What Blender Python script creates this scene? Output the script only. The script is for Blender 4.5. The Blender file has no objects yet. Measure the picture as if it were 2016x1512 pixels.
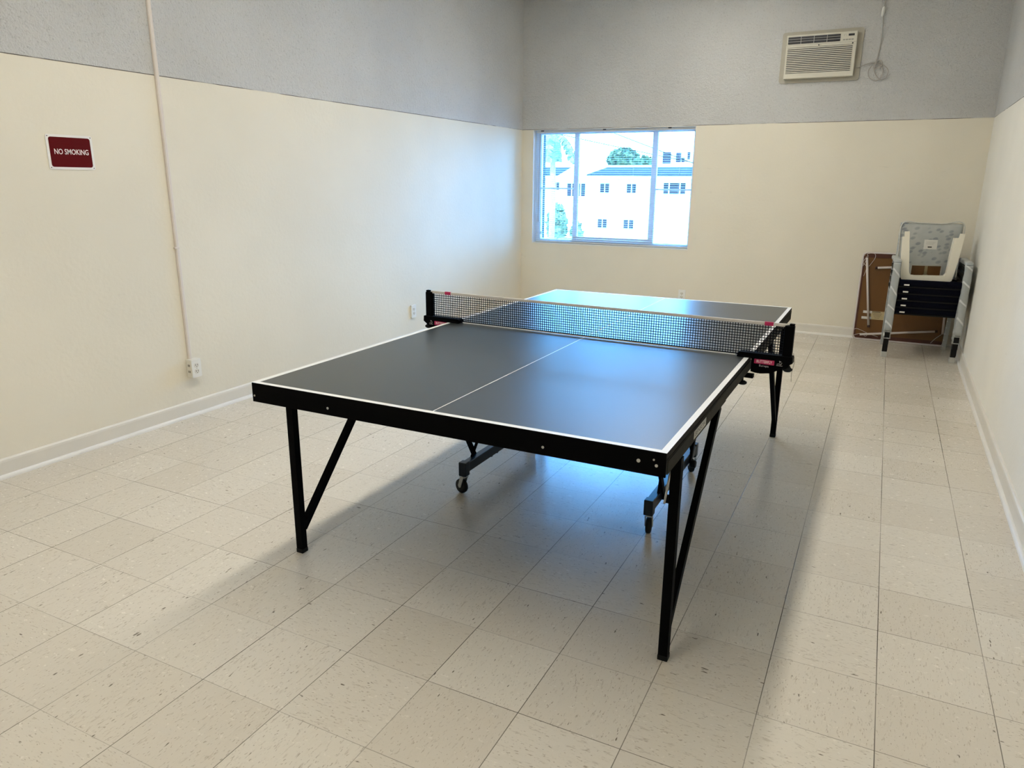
import bpy, bmesh, math, random
from mathutils import Vector, Matrix, Euler
random.seed(7)
PI = math.pi
SC = bpy.context.scene

# ------------------------------------------------------------------ camera, world, sun, exposure
cd = bpy.data.cameras.new('camera'); cam = bpy.data.objects.new('camera', cd); SC.collection.objects.link(cam)
CX, CY, CZ, YAW, PIT, ROL, FPX = 0.1599, -3.1088, 1.4610, -0.4641, -0.26989, 0.00774, 1436.46
cd.sensor_width = 36.0; cd.sensor_fit = 'HORIZONTAL'; cd.lens = FPX / 2016 * 36.0
cd.clip_start = 0.05; cd.clip_end = 600
_f = Vector((math.sin(YAW)*math.cos(PIT), math.cos(YAW)*math.cos(PIT), math.sin(PIT)))
_r = Vector((math.cos(YAW), -math.sin(YAW), 0)); _u = _r.cross(_f)
_r2 = _r*math.cos(ROL) + _u*math.sin(ROL); _u2 = -_r*math.sin(ROL) + _u*math.cos(ROL)
M = Matrix((_r2, _u2, -_f)).transposed().to_4x4(); M.translation = Vector((CX, CY, CZ))
cam.matrix_world = M
SC.camera = cam

SKY_COL = (0.125, 0.45, 1.0); SKY_STRENGTH = 38.0
w = bpy.data.worlds.new('sky'); SC.world = w; w.use_nodes = True
bg = w.node_tree.nodes['Background']; bg.inputs[0].default_value = (*SKY_COL, 1); bg.inputs[1].default_value = SKY_STRENGTH
sd = bpy.data.lights.new('sun', 'SUN'); sun = bpy.data.objects.new('sun', sd); SC.collection.objects.link(sun)
sd.energy = 3.0; sd.angle = math.radians(0.6); sd.color = (1.0, 0.97, 0.92)
sun.rotation_euler = (math.radians(48), 0, math.radians(-22))      # high, from behind the viewer: lights the houses opposite

SC.view_settings.view_transform = 'Standard'; SC.view_settings.look = 'None'
SC.view_settings.exposure = 0.0; SC.view_settings.gamma = 1.0; SC.view_settings.use_curve_mapping = False
SC.cycles.use_denoising = True
SC.cycles.max_bounces = 10; SC.cycles.diffuse_bounces = 6; SC.cycles.glossy_bounces = 4
SC.cycles.transparent_max_bounces = 12; SC.cycles.sample_clamp_indirect = 8.0
SC.cycles.caustics_reflective = False; SC.cycles.caustics_refractive = False

# room dimensions (metres)
XL, YB, XR, ZP = -3.674, 4.767, 0.876, 2.033     # left wall, back wall, right wall, paint line
YF, ZC, WT = -5.2, 3.50, 0.15                      # wall behind the camera, ceiling, wall thickness
RYAW = 0.0073                                      # right wall runs very slightly out of square
def xr(y): return XR + RYAW*(y - YB)
WX0, WX1, WZ0, WZ1 = -3.538, -1.702, 0.775, 2.030  # window opening
LAMP_X, LAMP_Z = -1.46, 3.40

# ------------------------------------------------------------------ helpers
def tag(o, label=None, cat=None, group=None, kind=None):
    if label: o['label'] = label
    if cat: o['category'] = cat
    if group: o['group'] = group
    if kind: o['kind'] = kind
    return o
def empty(name, loc=(0,0,0), rz=0.0, rot=None):
    o = bpy.data.objects.new(name, None); SC.collection.objects.link(o)
    o.location = loc; o.rotation_euler = rot if rot else (0,0,rz); o.empty_display_size = .05
    return o
def copy_tree(o, parent=None):
    c = o.copy(); SC.collection.objects.link(c); c.parent = parent
    for ch in list(o.children): copy_tree(ch, c)
    return c

class MB:
    """collects shapes, builds ONE mesh object"""
    def __init__(s): s.bm = bmesh.new(); s.smooth = False
    def _set(s, faces, mi, sm=False):
        for f in faces: f.material_index = mi; f.smooth = sm
    def box(s, x0, x1, y0, y1, z0, z1, mi=0, bev=0.0, rot=None, piv=None):
        c = Vector(((x0+x1)/2, (y0+y1)/2, (z0+z1)/2))
        r = bmesh.ops.create_cube(s.bm, size=1.0)
        vs = r['verts']
        for v in vs: v.co = Vector((v.co.x*(x1-x0), v.co.y*(y1-y0), v.co.z*(z1-z0)))
        fs = list({f for v in vs for f in v.link_faces})
        if bev > 0:
            es = list({e for v in vs for e in v.link_edges})
            rr = bmesh.ops.bevel(s.bm, geom=es, offset=min(bev, .45*min(abs(x1-x0),abs(y1-y0),abs(z1-z0))), segments=2, profile=.5, affect='EDGES')
            vs = list({v for f in rr['faces'] for v in f.verts} | {v for v in vs if v.is_valid})
            fs = list({f for v in vs for f in v.link_faces})
        R = rot.to_matrix() if rot else None
        for v in vs:
            v.co = v.co + c
            if R:
                p = Vector(piv) if piv else c
                v.co = R @ (v.co - p) + p
        s._set(fs, mi)
        return fs
    def bar(s, a, b, wx, wy, mi=0, up=(0,0,1), bev=0.0):
        """rectangular bar from a to b; wx across, wy in the 'up' sense"""
        a, b, up = Vector(a), Vector(b), Vector(up); d = b - a; L = d.length; d.normalize()
        if abs(d.dot(up)) > .98: up = Vector((0,1,0))
        sx = d.cross(up).normalized(); sy = sx.cross(d).normalized()
        r = bmesh.ops.create_cube(s.bm, size=1.0); vs = r['verts']
        fs = list({f for v in vs for f in v.link_faces})
        if bev > 0:
            for v in vs: v.co = Vector((v.co.x*wx, v.co.y*wy, v.co.z*L))
            es = list({e for v in vs for e in v.link_edges})
            rr = bmesh.ops.bevel(s.bm, geom=es, offset=bev, segments=2, profile=.5, affect='EDGES')
            vs = list({v for f in rr['faces'] for v in f.verts}); fs = list({f for v in vs for f in v.link_faces})
        else:
            for v in vs: v.co = Vector((v.co.x*wx, v.co.y*wy, v.co.z*L))
        m = (a+b)/2
        for v in vs: v.co = m + sx*v.co.x + sy*v.co.y + d*v.co.z
        s._set(fs, mi)
    def tube(s, pts, r, n=10, mi=0, closed=False, cap=True):
        pts = [Vector(p) for p in pts]; rs = r if isinstance(r, (list, tuple)) else [r]*len(pts)
        rings = []; N = len(pts); prev = None
        for i, p in enumerate(pts):
            if closed: t = pts[(i+1) % N] - pts[i-1]
            else: t = pts[min(i+1, N-1)] - pts[max(i-1, 0)]
            t.normalize()
            if prev is None:
                a = Vector((0,0,1)) if abs(t.z) < .9 else Vector((1,0,0)); prev = t.cross(a).normalized()
            else:
                prev = (prev - t*prev.dot(t)).normalized()
            q = t.cross(prev)
            rings.append([s.bm.verts.new(p + (prev*math.cos(2*PI*k/n) + q*math.sin(2*PI*k/n))*rs[i]) for k in range(n)])
        fs = []
        for i in range(N if closed else N-1):
            A, B = rings[i], rings[(i+1) % N]
            for k in range(n): fs.append(s.bm.faces.new((A[k], A[(k+1)%n], B[(k+1)%n], B[k])))
        s._set(fs, mi, True)
        if cap and not closed: s._set([s.bm.faces.new(rings[0][::-1]), s.bm.faces.new(rings[-1])], mi)
    def lathe(s, prof, c, axis='Z', n=24, mi=0, sm=True):
        """prof: list of (radius, height) along axis from c"""
        c = Vector(c); rings = []
        for r, h in prof:
            ring = []
            for k in range(n):
                a = 2*PI*k/n; x, y = r*math.cos(a), r*math.sin(a)
                v = {'Z': (x, y, h), 'Y': (x, h, y), 'X': (h, x, y)}[axis]
                ring.append(s.bm.verts.new(c + Vector(v)))
            rings.append(ring)
        fs = []
        for A, B in zip(rings, rings[1:]):
            for k in range(n): fs.append(s.bm.faces.new((A[k], A[(k+1)%n], B[(k+1)%n], B[k])))
        s._set(fs, mi, sm)
        s._set([s.bm.faces.new(rings[0]), s.bm.faces.new(rings[-1])], mi)
    def prism(s, poly, a, b, axis='Y', mi=0, mi_side=None):
        """poly of 2D points extruded along axis from a to b. 'Y': (x,z) 'X': (y,z) 'Z': (x,y)"""
        def P(p, h): return {'Y': (p[0], h, p[1]), 'X': (h, p[0], p[1]), 'Z': (p[0], p[1], h)}[axis]
        A = [s.bm.verts.new(P(p, a)) for p in poly]; B = [s.bm.verts.new(P(p, b)) for p in poly]
        s._set([s.bm.faces.new(A), s.bm.faces.new(B[::-1])], mi)
        n = len(poly)
        s._set([s.bm.faces.new((A[i], B[i], B[(i+1)%n], A[(i+1)%n])) for i in range(n)], mi if mi_side is None else mi_side)
    def quad(s, pts, mi=0):
        f = s.bm.faces.new([s.bm.verts.new(p) for p in pts]); f.material_index = mi
    def build(s, name, mats, parent=None, loc=None):
        bmesh.ops.recalc_face_normals(s.bm, faces=s.bm.faces[:])
        me = bpy.data.meshes.new(name); s.bm.to_mesh(me); s.bm.free()
        for m in (mats if isinstance(mats, (list, tuple)) else [mats]): me.materials.append(m)
        o = bpy.data.objects.new(name, me); SC.collection.objects.link(o)
        if parent: o.parent = parent
        if loc: o.location = loc
        return o

def rrect(x0, x1, z0, z1, r, n=5):
    out = []
    for cx, cz, a0 in ((x1-r, z1-r, 0), (x0+r, z1-r, 90), (x0+r, z0+r, 180), (x1-r, z0+r, 270)):
        for k in range(n+1):
            a = math.radians(a0 + 90*k/n); out.append((cx + r*math.cos(a), cz + r*math.sin(a)))
    return out
def text_mesh(name, body, size, mat, parent, loc, rot, sx=1.0, offset=0.0, extrude=.0006):
    cu = bpy.data.curves.new(name, 'FONT'); cu.body = body; cu.size = size; cu.align_x = 'CENTER'; cu.align_y = 'CENTER'
    cu.extrude = extrude; cu.offset = offset; cu.resolution_u = 3
    t = bpy.data.objects.new('tmp', cu); SC.collection.objects.link(t)
    bpy.context.view_layer.update()
    me = bpy.data.meshes.new_from_object(t.evaluated_get(bpy.context.evaluated_depsgraph_get()))
    bpy.data.objects.remove(t); me.name = name
    for v in me.vertices: v.co.x *= sx
    me.materials.clear(); me.materials.append(mat)
    o = bpy.data.objects.new(name, me); SC.collection.objects.link(o); o.parent = parent
    o.location = loc; o.rotation_euler = rot
    return o

# ------------------------------------------------------------------ materials
def new_mat(name):
    m = bpy.data.materials.new(name); m.use_nodes = True
    nt = m.node_tree; b = nt.nodes['Principled BSDF']
    return m, nt, b
def simple(name, col, rough=.5, metal=0.0, spec=.5, noise=0.0, nscale=20, bump=0.0, bscale=200, emit=None, estr=0, alpha=1.0, coat=0):
    m, nt, b = new_mat(name)
    b.inputs['Base Color'].default_value = (*col, 1); b.inputs['Roughness'].default_value = rough
    b.inputs['Metallic'].default_value = metal; b.inputs['Specular IOR Level'].default_value = spec
    if alpha < 1: b.inputs['Alpha'].default_value = alpha
    if emit: b.inputs['Emission Color'].default_value = (*emit, 1); b.inputs['Emission Strength'].default_value = estr
    tc = nt.nodes.new('ShaderNodeTexCoord')
    if noise > 0:
        n = nt.nodes.new('ShaderNodeTexNoise'); n.inputs['Scale'].default_value = nscale; n.inputs['Detail'].default_value = 4
        nt.links.new(tc.outputs['Object'], n.inputs['Vector'])
        mx = nt.nodes.new('ShaderNodeMix'); mx.data_type = 'RGBA'
        mx.inputs['A'].default_value = (*[c*(1-noise) for c in col], 1); mx.inputs['B'].default_value = (*[min(1, c*(1+noise)) for c in col], 1)
        nt.links.new(n.outputs['Fac'], mx.inputs['Factor']); nt.links.new(mx.outputs['Result'], b.inputs['Base Color'])
    if bump > 0:
        n = nt.nodes.new('ShaderNodeTexNoise'); n.inputs['Scale'].default_value = bscale; n.inputs['Detail'].default_value = 3
        nt.links.new(tc.outputs['Object'], n.inputs['Vector'])
        bp = nt.nodes.new('ShaderNodeBump'); bp.inputs['Strength'].default_value = bump; bp.inputs['Distance'].default_value = .002
        nt.links.new(n.outputs['Fac'], bp.inputs['Height']); nt.links.new(bp.outputs['Normal'], b.inputs['Normal'])
    return m

class NG:
    """small node-graph writer"""
    def __init__(s, nt): s.nt = nt
    def n(s, t, **kw):
        nd = s.nt.nodes.new(t)
        for k, v in kw.items(): setattr(nd, k, v)
        return nd
    def put(s, sock, v):
        if hasattr(v, 'is_output') or isinstance(v, bpy.types.NodeSocket): s.nt.links.new(v, sock)
        else: sock.default_value = v
    def m(s, op, a, b=None, c=None, clamp=False):
        nd = s.n('ShaderNodeMath', operation=op); nd.use_clamp = clamp
        for i, v in enumerate((a, b, c)):
            if v is not None: s.put(nd.inputs[i], v)
        return nd.outputs[0]
    def comb(s, x, y, z):
        nd = s.n('ShaderNodeCombineXYZ')
        for i, v in enumerate((x, y, z)): s.put(nd.inputs[i], v)
        return nd.outputs[0]
    def noise(s, vec, scale, detail=2, rough=.5, out='Fac'):
        nd = s.n('ShaderNodeTexNoise'); s.put(nd.inputs['Vector'], vec)
        nd.inputs['Scale'].default_value = scale; nd.inputs['Detail'].default_value = detail; nd.inputs['Roughness'].default_value = rough
        return nd.outputs[out]
    def ramp(s, v, lo, hi):
        nd = s.n('ShaderNodeMapRange', interpolation_type='SMOOTHSTEP'); s.put(nd.inputs['Value'], v)
        nd.inputs['From Min'].default_value = lo; nd.inputs['From Max'].default_value = hi
        return nd.outputs['Result']
    def mix(s, f, a, b):
        nd = s.n('ShaderNodeMix', data_type='RGBA'); s.put(nd.inputs['Factor'], f)
        for k, v in (('A', a), ('B', b)):
            s.put(nd.inputs[k], (*v, 1) if isinstance(v, tuple) and len(v) == 3 else v)
        return nd.outputs['Result']
    def mul(s, a, b):
        nd = s.n('ShaderNodeMix', data_type='RGBA', blend_type='MULTIPLY'); nd.inputs['Factor'].default_value = 1
        s.put(nd.inputs['A'], a); s.put(nd.inputs['B'], b); return nd.outputs['Result']
    def bump(s, h, strength, dist):
        nd = s.n('ShaderNodeBump'); nd.inputs['Strength'].default_value = strength; nd.inputs['Distance'].default_value = dist
        s.put(nd.inputs['Height'], h); return nd.outputs['Normal']

# two-tone wall: rough white stucco above the paint line, smooth cream below
WALL_LOW = (0.77, 0.72, 0.60); WALL_UP = (0.625, 0.622, 0.605)
def wall_material(name, along, WALL_LOW=WALL_LOW):
    m, nt, b = new_mat(name); g = NG(nt)
    tc = g.n('ShaderNodeTexCoord').outputs['Object']; sp = g.n('ShaderNodeSeparateXYZ'); nt.links.new(tc, sp.inputs[0])
    z = sp.outputs['Z']; a = sp.outputs[along]
    up = g.m('GREATER_THAN', z, ZP)
    n1 = g.noise(tc, 1.1, 3); n2 = g.noise(tc, 95, 4, .65); n3 = g.noise(tc, 42, 2)
    speck = g.ramp(g.noise(tc, 85, 3, .6), .58, .70)
    low = g.mix(g.ramp(n1, .3, .7), tuple(c*.97 for c in WALL_LOW), tuple(min(1, c*1.03) for c in WALL_LOW))
    scuff = g.ramp(g.noise(g.comb(g.m('MULTIPLY', sp.outputs['X'], 3), g.m('MULTIPLY', sp.outputs['Y'], 3), g.m('MULTIPLY', z, 9)), 2.2, 5, .6), .66, .78)
    low = g.mix(g.m('MULTIPLY', scuff, .16), low, (0.52, 0.47, 0.40))
    upc = g.mix(g.ramp(n1, .3, .7), tuple(c*.95 for c in WALL_UP), tuple(c*1.05 for c in WALL_UP))
    upc = g.mix(g.m('MULTIPLY', speck, .45), upc, (0.36, 0.36, 0.34))
    col = g.mix(up, low, upc)
    # hairline gap at the paint line, broken here and there
    d = g.m('ABSOLUTE', g.m('SUBTRACT', z, ZP)); ln = g.m('LESS_THAN', d, .0022)
    brk = g.ramp(g.noise(g.comb(g.m('MULTIPLY', a, 2.3), 0.0, 3.3), 1.0, 3), .38, .5)
    col = g.mix(g.m('MULTIPLY', g.m('MULTIPLY', ln, brk), .85), col, (0.05, 0.035, 0.025))
    nt.links.new(col, b.inputs['Base Color'])
    h = g.m('ADD', g.m('MULTIPLY', n2, up), g.m('MULTIPLY', n3, g.m('ADD', g.m('MULTIPLY', up, .8), .10)))
    nt.links.new(g.bump(h, 1.0, .010), b.inputs['Normal'])
    b.inputs['Roughness'].default_value = .48; b.inputs['Specular IOR Level'].default_value = .10
    rg = g.m('ADD', .66, g.m('MULTIPLY', up, .25)); nt.links.new(rg, b.inputs['Roughness'])
    return m

# vinyl composition tile floor
def floor_material():
    m, nt, b = new_mat('vinyl_tile'); g = NG(nt); T = .3048
    tc = g.n('ShaderNodeTexCoord').outputs['Object']
    vr = g.n('ShaderNodeVectorRotate', rotation_type='Z_AXIS'); nt.links.new(tc, vr.inputs['Vector']); vr.inputs['Angle'].default_value = -0.00238
    sp = g.n('ShaderNodeSeparateXYZ'); nt.links.new(vr.outputs[0], sp.inputs[0])
    u = g.m('DIVIDE', sp.outputs['X'], T); v = g.m('DIVIDE', sp.outputs['Y'], T)
    cu, cv = g.m('FLOOR', u), g.m('FLOOR', v); fu, fv = g.m('SUBTRACT', u, cu), g.m('SUBTRACT', v, cv)
    wn = g.n('ShaderNodeTexWhiteNoise', noise_dimensions='2D'); nt.links.new(g.comb(cu, cv, 0.0), wn.inputs['Vector'])
    rnd = wn.outputs['Value']; rcol = wn.outputs['Color']
    rs = g.n('ShaderNodeSeparateColor'); nt.links.new(rcol, rs.inputs[0])
    flip = g.m('GREATER_THAN', rs.outputs[0], .5)
    X, Y = sp.outputs['X'], sp.outputs['Y']
    inv = g.m('SUBTRACT', 1.0, flip)
    a = g.m('ADD', g.m('MULTIPLY', X, flip), g.m('MULTIPLY', Y, inv))       # along the grain
    c = g.m('ADD', g.m('MULTIPLY', Y, flip), g.m('MULTIPLY', X, inv))       # across the grain
    off = g.m('MULTIPLY', rnd, 37.0)
    def fleck(sa, sc, lo, hi, seed, det=3):
        return g.ramp(g.noise(g.comb(g.m('MULTIPLY', a, sa), g.m('MULTIPLY', c, sc), g.m('ADD', off, seed)), 1.0, det, .55), lo, hi)
    f1 = fleck(34, 120, .585, .70, 1.0); f2 = fleck(75, 190, .66, .72, 5.0, 1); f3 = fleck(19, 62, .715, .755, 9.0, 2)
    f4 = fleck(16, 60, .50, .75, 14.0, 4)
    base = g.mix(rs.outputs[1], (0.600, 0.545, 0.455), (0.660, 0.610, 0.520))
    base = g.mix(g.m('MULTIPLY', g.ramp(g.noise(tc, .7, 2), .3, .75), .25), base, (0.61, 0.55, 0.445))
    base = g.mix(g.m('MULTIPLY', f4, .16), base, (0.50, 0.44, 0.35))
    base = g.mix(g.m('MULTIPLY', f1, .42), base, (0.36, 0.30, 0.225))
    base = g.mix(g.m('MULTIPLY', f2, .55), base, (0.27, 0.22, 0.16))
    base = g.mix(g.m('MULTIPLY', f3, .85), base, (0.10, 0.075, 0.05))
    # joints, each with its own darkness
    eu = g.m('MULTIPLY', g.m('MINIMUM', fu, g.m('SUBTRACT', 1.0, fu)), T); ev = g.m('MULTIPLY', g.m('MINIMUM', fv, g.m('SUBTRACT', 1.0, fv)), T)
    ju = g.m('MULTIPLY', g.m('LESS_THAN', eu, .0013), g.m('ADD', .45, g.m('MULTIPLY', g.ramp(g.noise(g.comb(g.m('ROUND', u), g.m('MULTIPLY', Y, .9), 0.0), 1.0, 1), .35, .62), .65)))
    jv = g.m('MULTIPLY', g.m('LESS_THAN', ev, .0011), g.m('ADD', .30, g.m('MULTIPLY', g.ramp(g.noise(g.comb(g.m('MULTIPLY', X, .9), g.m('ROUND', v), 7.0), 1.0, 1), .42, .68), .7)))
    j = g.m('MAXIMUM', ju, jv)
    col = g.mix(g.m('MULTIPLY', j, .9), base, (0.06, 0.045, 0.03))
    nt.links.new(col, b.inputs['Base Color'])
    wear = g.noise(tc, 3.5, 5, .6)
    scr = g.ramp(g.noise(g.comb(g.m('MULTIPLY', X, 30), g.m('MULTIPLY', Y, 55), 0.0), 1.0, 4, .7), .55, .75)
    rg = g.m('ADD', g.m('ADD', .20, g.m('MULTIPLY', g.ramp(wear, .2, .85), .05)), g.m('MULTIPLY', scr, .12))
    nt.links.new(rg, b.inputs['Roughness']); b.inputs['Specular IOR Level'].default_value = .5
    h = g.m('SUBTRACT', g.m('ADD', g.m('MULTIPLY', g.noise(tc, 26, 3, .6), .5), g.m('MULTIPLY', g.noise(tc, 6, 2), .8)), g.m('MULTIPLY', j, 1.2))
    nt.links.new(g.bump(h, .28, .0022), b.inputs['Normal'])
    return m

def leaf_material():
    m, nt, b = new_mat('leaf_pattern_vinyl'); g = NG(nt)
    tc = g.n('ShaderNodeTexCoord').outputs['Object']; sp = g.n('ShaderNodeSeparateXYZ'); nt.links.new(tc, sp.inputs[0])
    vo = g.n('ShaderNodeTexVoronoi', voronoi_dimensions='3D', feature='F1'); 
    s = 15.0; vec = g.comb(g.m('MULTIPLY', g.m('ADD', sp.outputs['X'], g.m('MULTIPLY', sp.outputs['Z'], .55)), s), 0.0, g.m('MULTIPLY', g.m('SUBTRACT', sp.outputs['Z'], g.m('MULTIPLY', sp.outputs['X'], .4)), s*1.7))
    nt.links.new(vec, vo.inputs['Vector']); vo.inputs['Scale'].default_value = 1
    leaf = g.m('SUBTRACT', 1.0, g.ramp(vo.outputs['Distance'], .24, .46))
    col = g.mix(g.m('MULTIPLY', leaf, .9), (0.40, 0.42, 0.41), (0.20, 0.225, 0.25))
    col = g.mix(g.ramp(g.noise(tc, 5, 3), .4, .7), col, g.mix(.35, col, (0.60, 0.60, 0.56)))
    nt.links.new(col, b.inputs['Base Color']); b.inputs['Roughness'].default_value = .35
    nt.links.new(g.bump(g.noise(tc, 30, 3), .3, .004), b.inputs['Normal'])
    return m

def glass_material():
    m = bpy.data.materials.new('window_glass'); m.use_nodes = True; nt = m.node_tree; nt.nodes.clear(); g = NG(nt)
    out = g.n('ShaderNodeOutputMaterial'); tr = g.n('ShaderNodeBsdfTransparent'); gl = g.n('ShaderNodeBsdfGlossy'); mx = g.n('ShaderNodeMixShader')
    tr.inputs[0].default_value = (.93, .96, .97, 1); gl.inputs['Roughness'].default_value = .02
    fr = g.n('ShaderNodeFresnel'); fr.inputs[0].default_value = 1.45
    nt.links.new(fr.outputs[0], mx.inputs[0]); nt.links.new(tr.outputs[0], mx.inputs[1]); nt.links.new(gl.outputs[0], mx.inputs[2]); nt.links.new(mx.outputs[0], out.inputs[0])
    return m
def wrap_material(name, col, alpha=1.0):
    m, nt, b = new_mat(name); g = NG(nt); tc = g.n('ShaderNodeTexCoord').outputs['Object']
    wv = g.n('ShaderNodeTexWave'); wv.bands_direction = 'DIAGONAL'; wv.inputs['Scale'].default_value = 4.2; wv.inputs['Distortion'].default_value = 1.6; nt.links.new(tc, wv.inputs['Vector'])
    st = g.ramp(wv.outputs['Fac'], .93, .99)
    c = g.mix(g.noise(tc, 14, 3), tuple(x*.88 for x in col), tuple(min(1, x*1.12) for x in col))
    nt.links.new(g.mix(g.m('MULTIPLY', st, .7), c, (0.72, 0.74, 0.74)), b.inputs['Base Color']); b.inputs['Roughness'].default_value = .38
    nt.links.new(g.bump(g.m('ADD', g.noise(tc, 26, 3), st), .5, .004), b.inputs['Normal'])
    return m
def facade_material():
    m, nt, b = new_mat('stucco_facade'); g = NG(nt); tc = g.n('ShaderNodeTexCoord').outputs['Object']
    nt.links.new(g.mix(g.noise(tc, .6, 4), (0.80, 0.79, 0.76), (0.86, 0.86, 0.84)), b.inputs['Base Color']); b.inputs['Roughness'].default_value = .9
    return m
def foliage_material(name, c0, c1):
    m, nt, b = new_mat(name); g = NG(nt); tc = g.n('ShaderNodeTexCoord').outputs['Object']
    nt.links.new(g.mix(g.ramp(g.noise(tc, 2.2, 3), .35, .65), c0, c1), b.inputs['Base Color']); b.inputs['Roughness'].default_value = .9; b.inputs['Specular IOR Level'].default_value = .05
    return m

MAT = dict(
    wall_x=wall_material('painted_wall_side', 'Y'), wall_y=wall_material('painted_wall_back', 'X'), wall_r=wall_material('painted_wall_right', 'Y', (0.82, 0.795, 0.72)), floor=floor_material(),
    ceiling=simple('ceiling_paint', (0.82, 0.82, 0.80), .8, noise=.04, bump=.5, bscale=70),
    baseboard=simple('baseboard_paint', (0.72, 0.685, 0.61), .4, noise=.05, nscale=6, bump=.15, bscale=30),
    shoe=simple('shoe_moulding_paint', (0.76, 0.74, 0.69), .38, noise=.05, nscale=9),
    conduit=simple('painted_conduit', (0.70, 0.63, 0.56), .4, noise=.04),
    ivory=simple('ivory_plastic', (0.72, 0.69, 0.61), .38), white=simple('white_plastic', (0.80, 0.79, 0.74), .35),
    dark_slot=simple('dark_slot', (0.03, 0.025, 0.02), .6), sign_white=simple('sign_white', (0.82, 0.80, 0.76), .3),
    sign_red=simple('sign_red', (0.10, 0.0012, 0.0015), .4, spec=.15), sign_ink=simple('sign_letter_white', (0.88, 0.80, 0.78), .4),
    alu=simple('aluminium_frame', (0.70, 0.73, 0.78), .4), blind=simple('blind_vinyl', (0.82, 0.82, 0.80), .5),  # frame's bluish tint holds the glare bloom of the bright panes
    rail=simple('blind_rail_metal', (0.55, 0.56, 0.56), .4, noise=.03), reveal=simple('reveal_paint', (0.76, 0.76, 0.73), .5, noise=.03),
    glass=glass_material(), cord=simple('white_cord', (0.40, 0.37, 0.33), .5),
    ac_body=simple('air_conditioner_plastic', (0.62, 0.59, 0.49), .45, noise=.03), ac_trim=simple('taupe_trim_paint', (0.42, 0.39, 0.315), .55, noise=.05),
    ac_dark=simple('air_conditioner_dark', (0.012, 0.012, 0.014), .5), ac_line=simple('air_conditioner_grey_ink', (0.30, 0.29, 0.25), .5),
    ac_bar=simple('air_conditioner_grille_bar', (0.55, 0.53, 0.50), .4),
    top=simple('table_top_charcoal', (0.019, 0.024, 0.025), .34, spec=1.0, noise=.12, nscale=7, bump=.05, bscale=240),
    line=simple('table_line_white', (0.74, 0.74, 0.72), .45), edge=simple('table_edge_band', (0.014, 0.013, 0.012), .65, spec=.05, noise=.25, nscale=25),
    steel=simple('black_painted_steel', (0.0012, 0.0012, 0.0014), .6, spec=.04), worn=simple('worn_side_rail', (0.022, 0.021, 0.016), .65, spec=.06, noise=.45, nscale=14),
    blue_steel=simple('dark_blue_painted_steel', (0.003, 0.005, 0.010), .3, spec=.4), chrome=simple('zinc_plated_steel', (0.48, 0.48, 0.46), .3, metal=.9),
    rubber=simple('black_rubber', (0.004, 0.004, 0.004), .6, spec=.2), sticker=simple('grey_sticker', (0.40, 0.40, 0.36), .5, noise=.25, nscale=60),
    sticker_ink=simple('sticker_ink', (0.14, 0.14, 0.12), .6),
    net=simple('net_cord_black', (0.002, 0.002, 0.004), .8, spec=.1), tape=simple('net_tape', (0.56, 0.53, 0.49), .6, noise=.06, nscale=30),
    pink=simple('crimson_label', (0.42, 0.012, 0.085), .4), ink=simple('label_ink_pale', (0.80, 0.60, 0.64), .5), ink2=simple('label_ink_grey', (0.42, 0.42, 0.42), .5),
    navy=simple('navy_sling_fabric', (0.0012, 0.0016, 0.006), .9, spec=.1, noise=.2, nscale=60, bump=.3, bscale=300), wrap=wrap_material('grey_foam_wrap', (0.36, 0.38, 0.38)),
    film=simple('cloudy_plastic_cap', (0.42, 0.42, 0.39), .3, noise=.1), chair_black=simple('black_chair_frame', (0.003, 0.003, 0.003), .5, spec=.2), tag_white=simple('white_cloth_tag', (0.66, 0.65, 0.60), .6),
    leaf=leaf_material(), pad_edge=simple('quilted_edge', (0.55, 0.55, 0.50), .5, noise=.15, nscale=25, bump=.6, bscale=40),
    cream_plastic=simple('cream_moulded_plastic', (0.78, 0.74, 0.62), .38, noise=.02), paper=simple('paper_label', (0.68, 0.67, 0.62), .6, noise=.05), 
    board=simple('brown_hardboard', (0.145, 0.060, 0.008), .5, noise=.18, nscale=9, bump=.15, bscale=90), board_dark=simple('red_brown_hardboard', (0.075, 0.018, 0.006), .5, noise=.3, nscale=18),
    rim=simple('white_vinyl_rim', (0.62, 0.57, 0.55), .4, noise=.05), leg_tube=simple('pale_enamelled_tube', (0.62, 0.55, 0.51), .35), tip=simple('brown_rubber_tip', (0.05, 0.018, 0.012), .6),
    brass=simple('old_brass', (0.35, 0.29, 0.17), .35, metal=.7), kraft=simple('yellowed_paper', (0.50, 0.40, 0.22), .7, noise=.15, nscale=40),
    lamp=simple('lamp_diffuser', (0.9, 0.9, 0.88), .5, emit=(1.0, 0.95, 0.85), estr=28.0), lamp_body=simple('lamp_housing', (0.75, 0.75, 0.72), .5),
    facade=facade_material(), shade_band=simple('shade_toned_exterior', (0.036, 0.034, 0.030), 1.0, spec=.0, noise=.12, nscale=1.2), roof_white=simple('white_roof_edge', (0.84, 0.84, 0.82), .7),  # shade of the roof band and wing is put into the dark colour
    win_dark=simple('shaded_window_pane', (0.036, 0.026, 0.028), .9, spec=.0), win_frame=simple('white_window_frame', (0.82, 0.82, 0.80), .6),
    asphalt=simple('pale_paving', (0.50, 0.49, 0.47), .9, noise=.1, nscale=.4), bark=simple('bark', (0.30, 0.25, 0.20), .9, noise=.3, nscale=5),
    leafy=foliage_material('tree_leaves', (0.040, 0.050, 0.030), (0.13, 0.13, 0.055)), palm=foliage_material('palm_leaves', (0.07, 0.08, 0.04), (0.22, 0.22, 0.12)),
    wire=simple('cable_black', (0.02, 0.015, 0.012), .9, spec=0), car=simple('blue_grey_car_paint', (0.10, 0.15, 0.26), .25),
)

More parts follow.
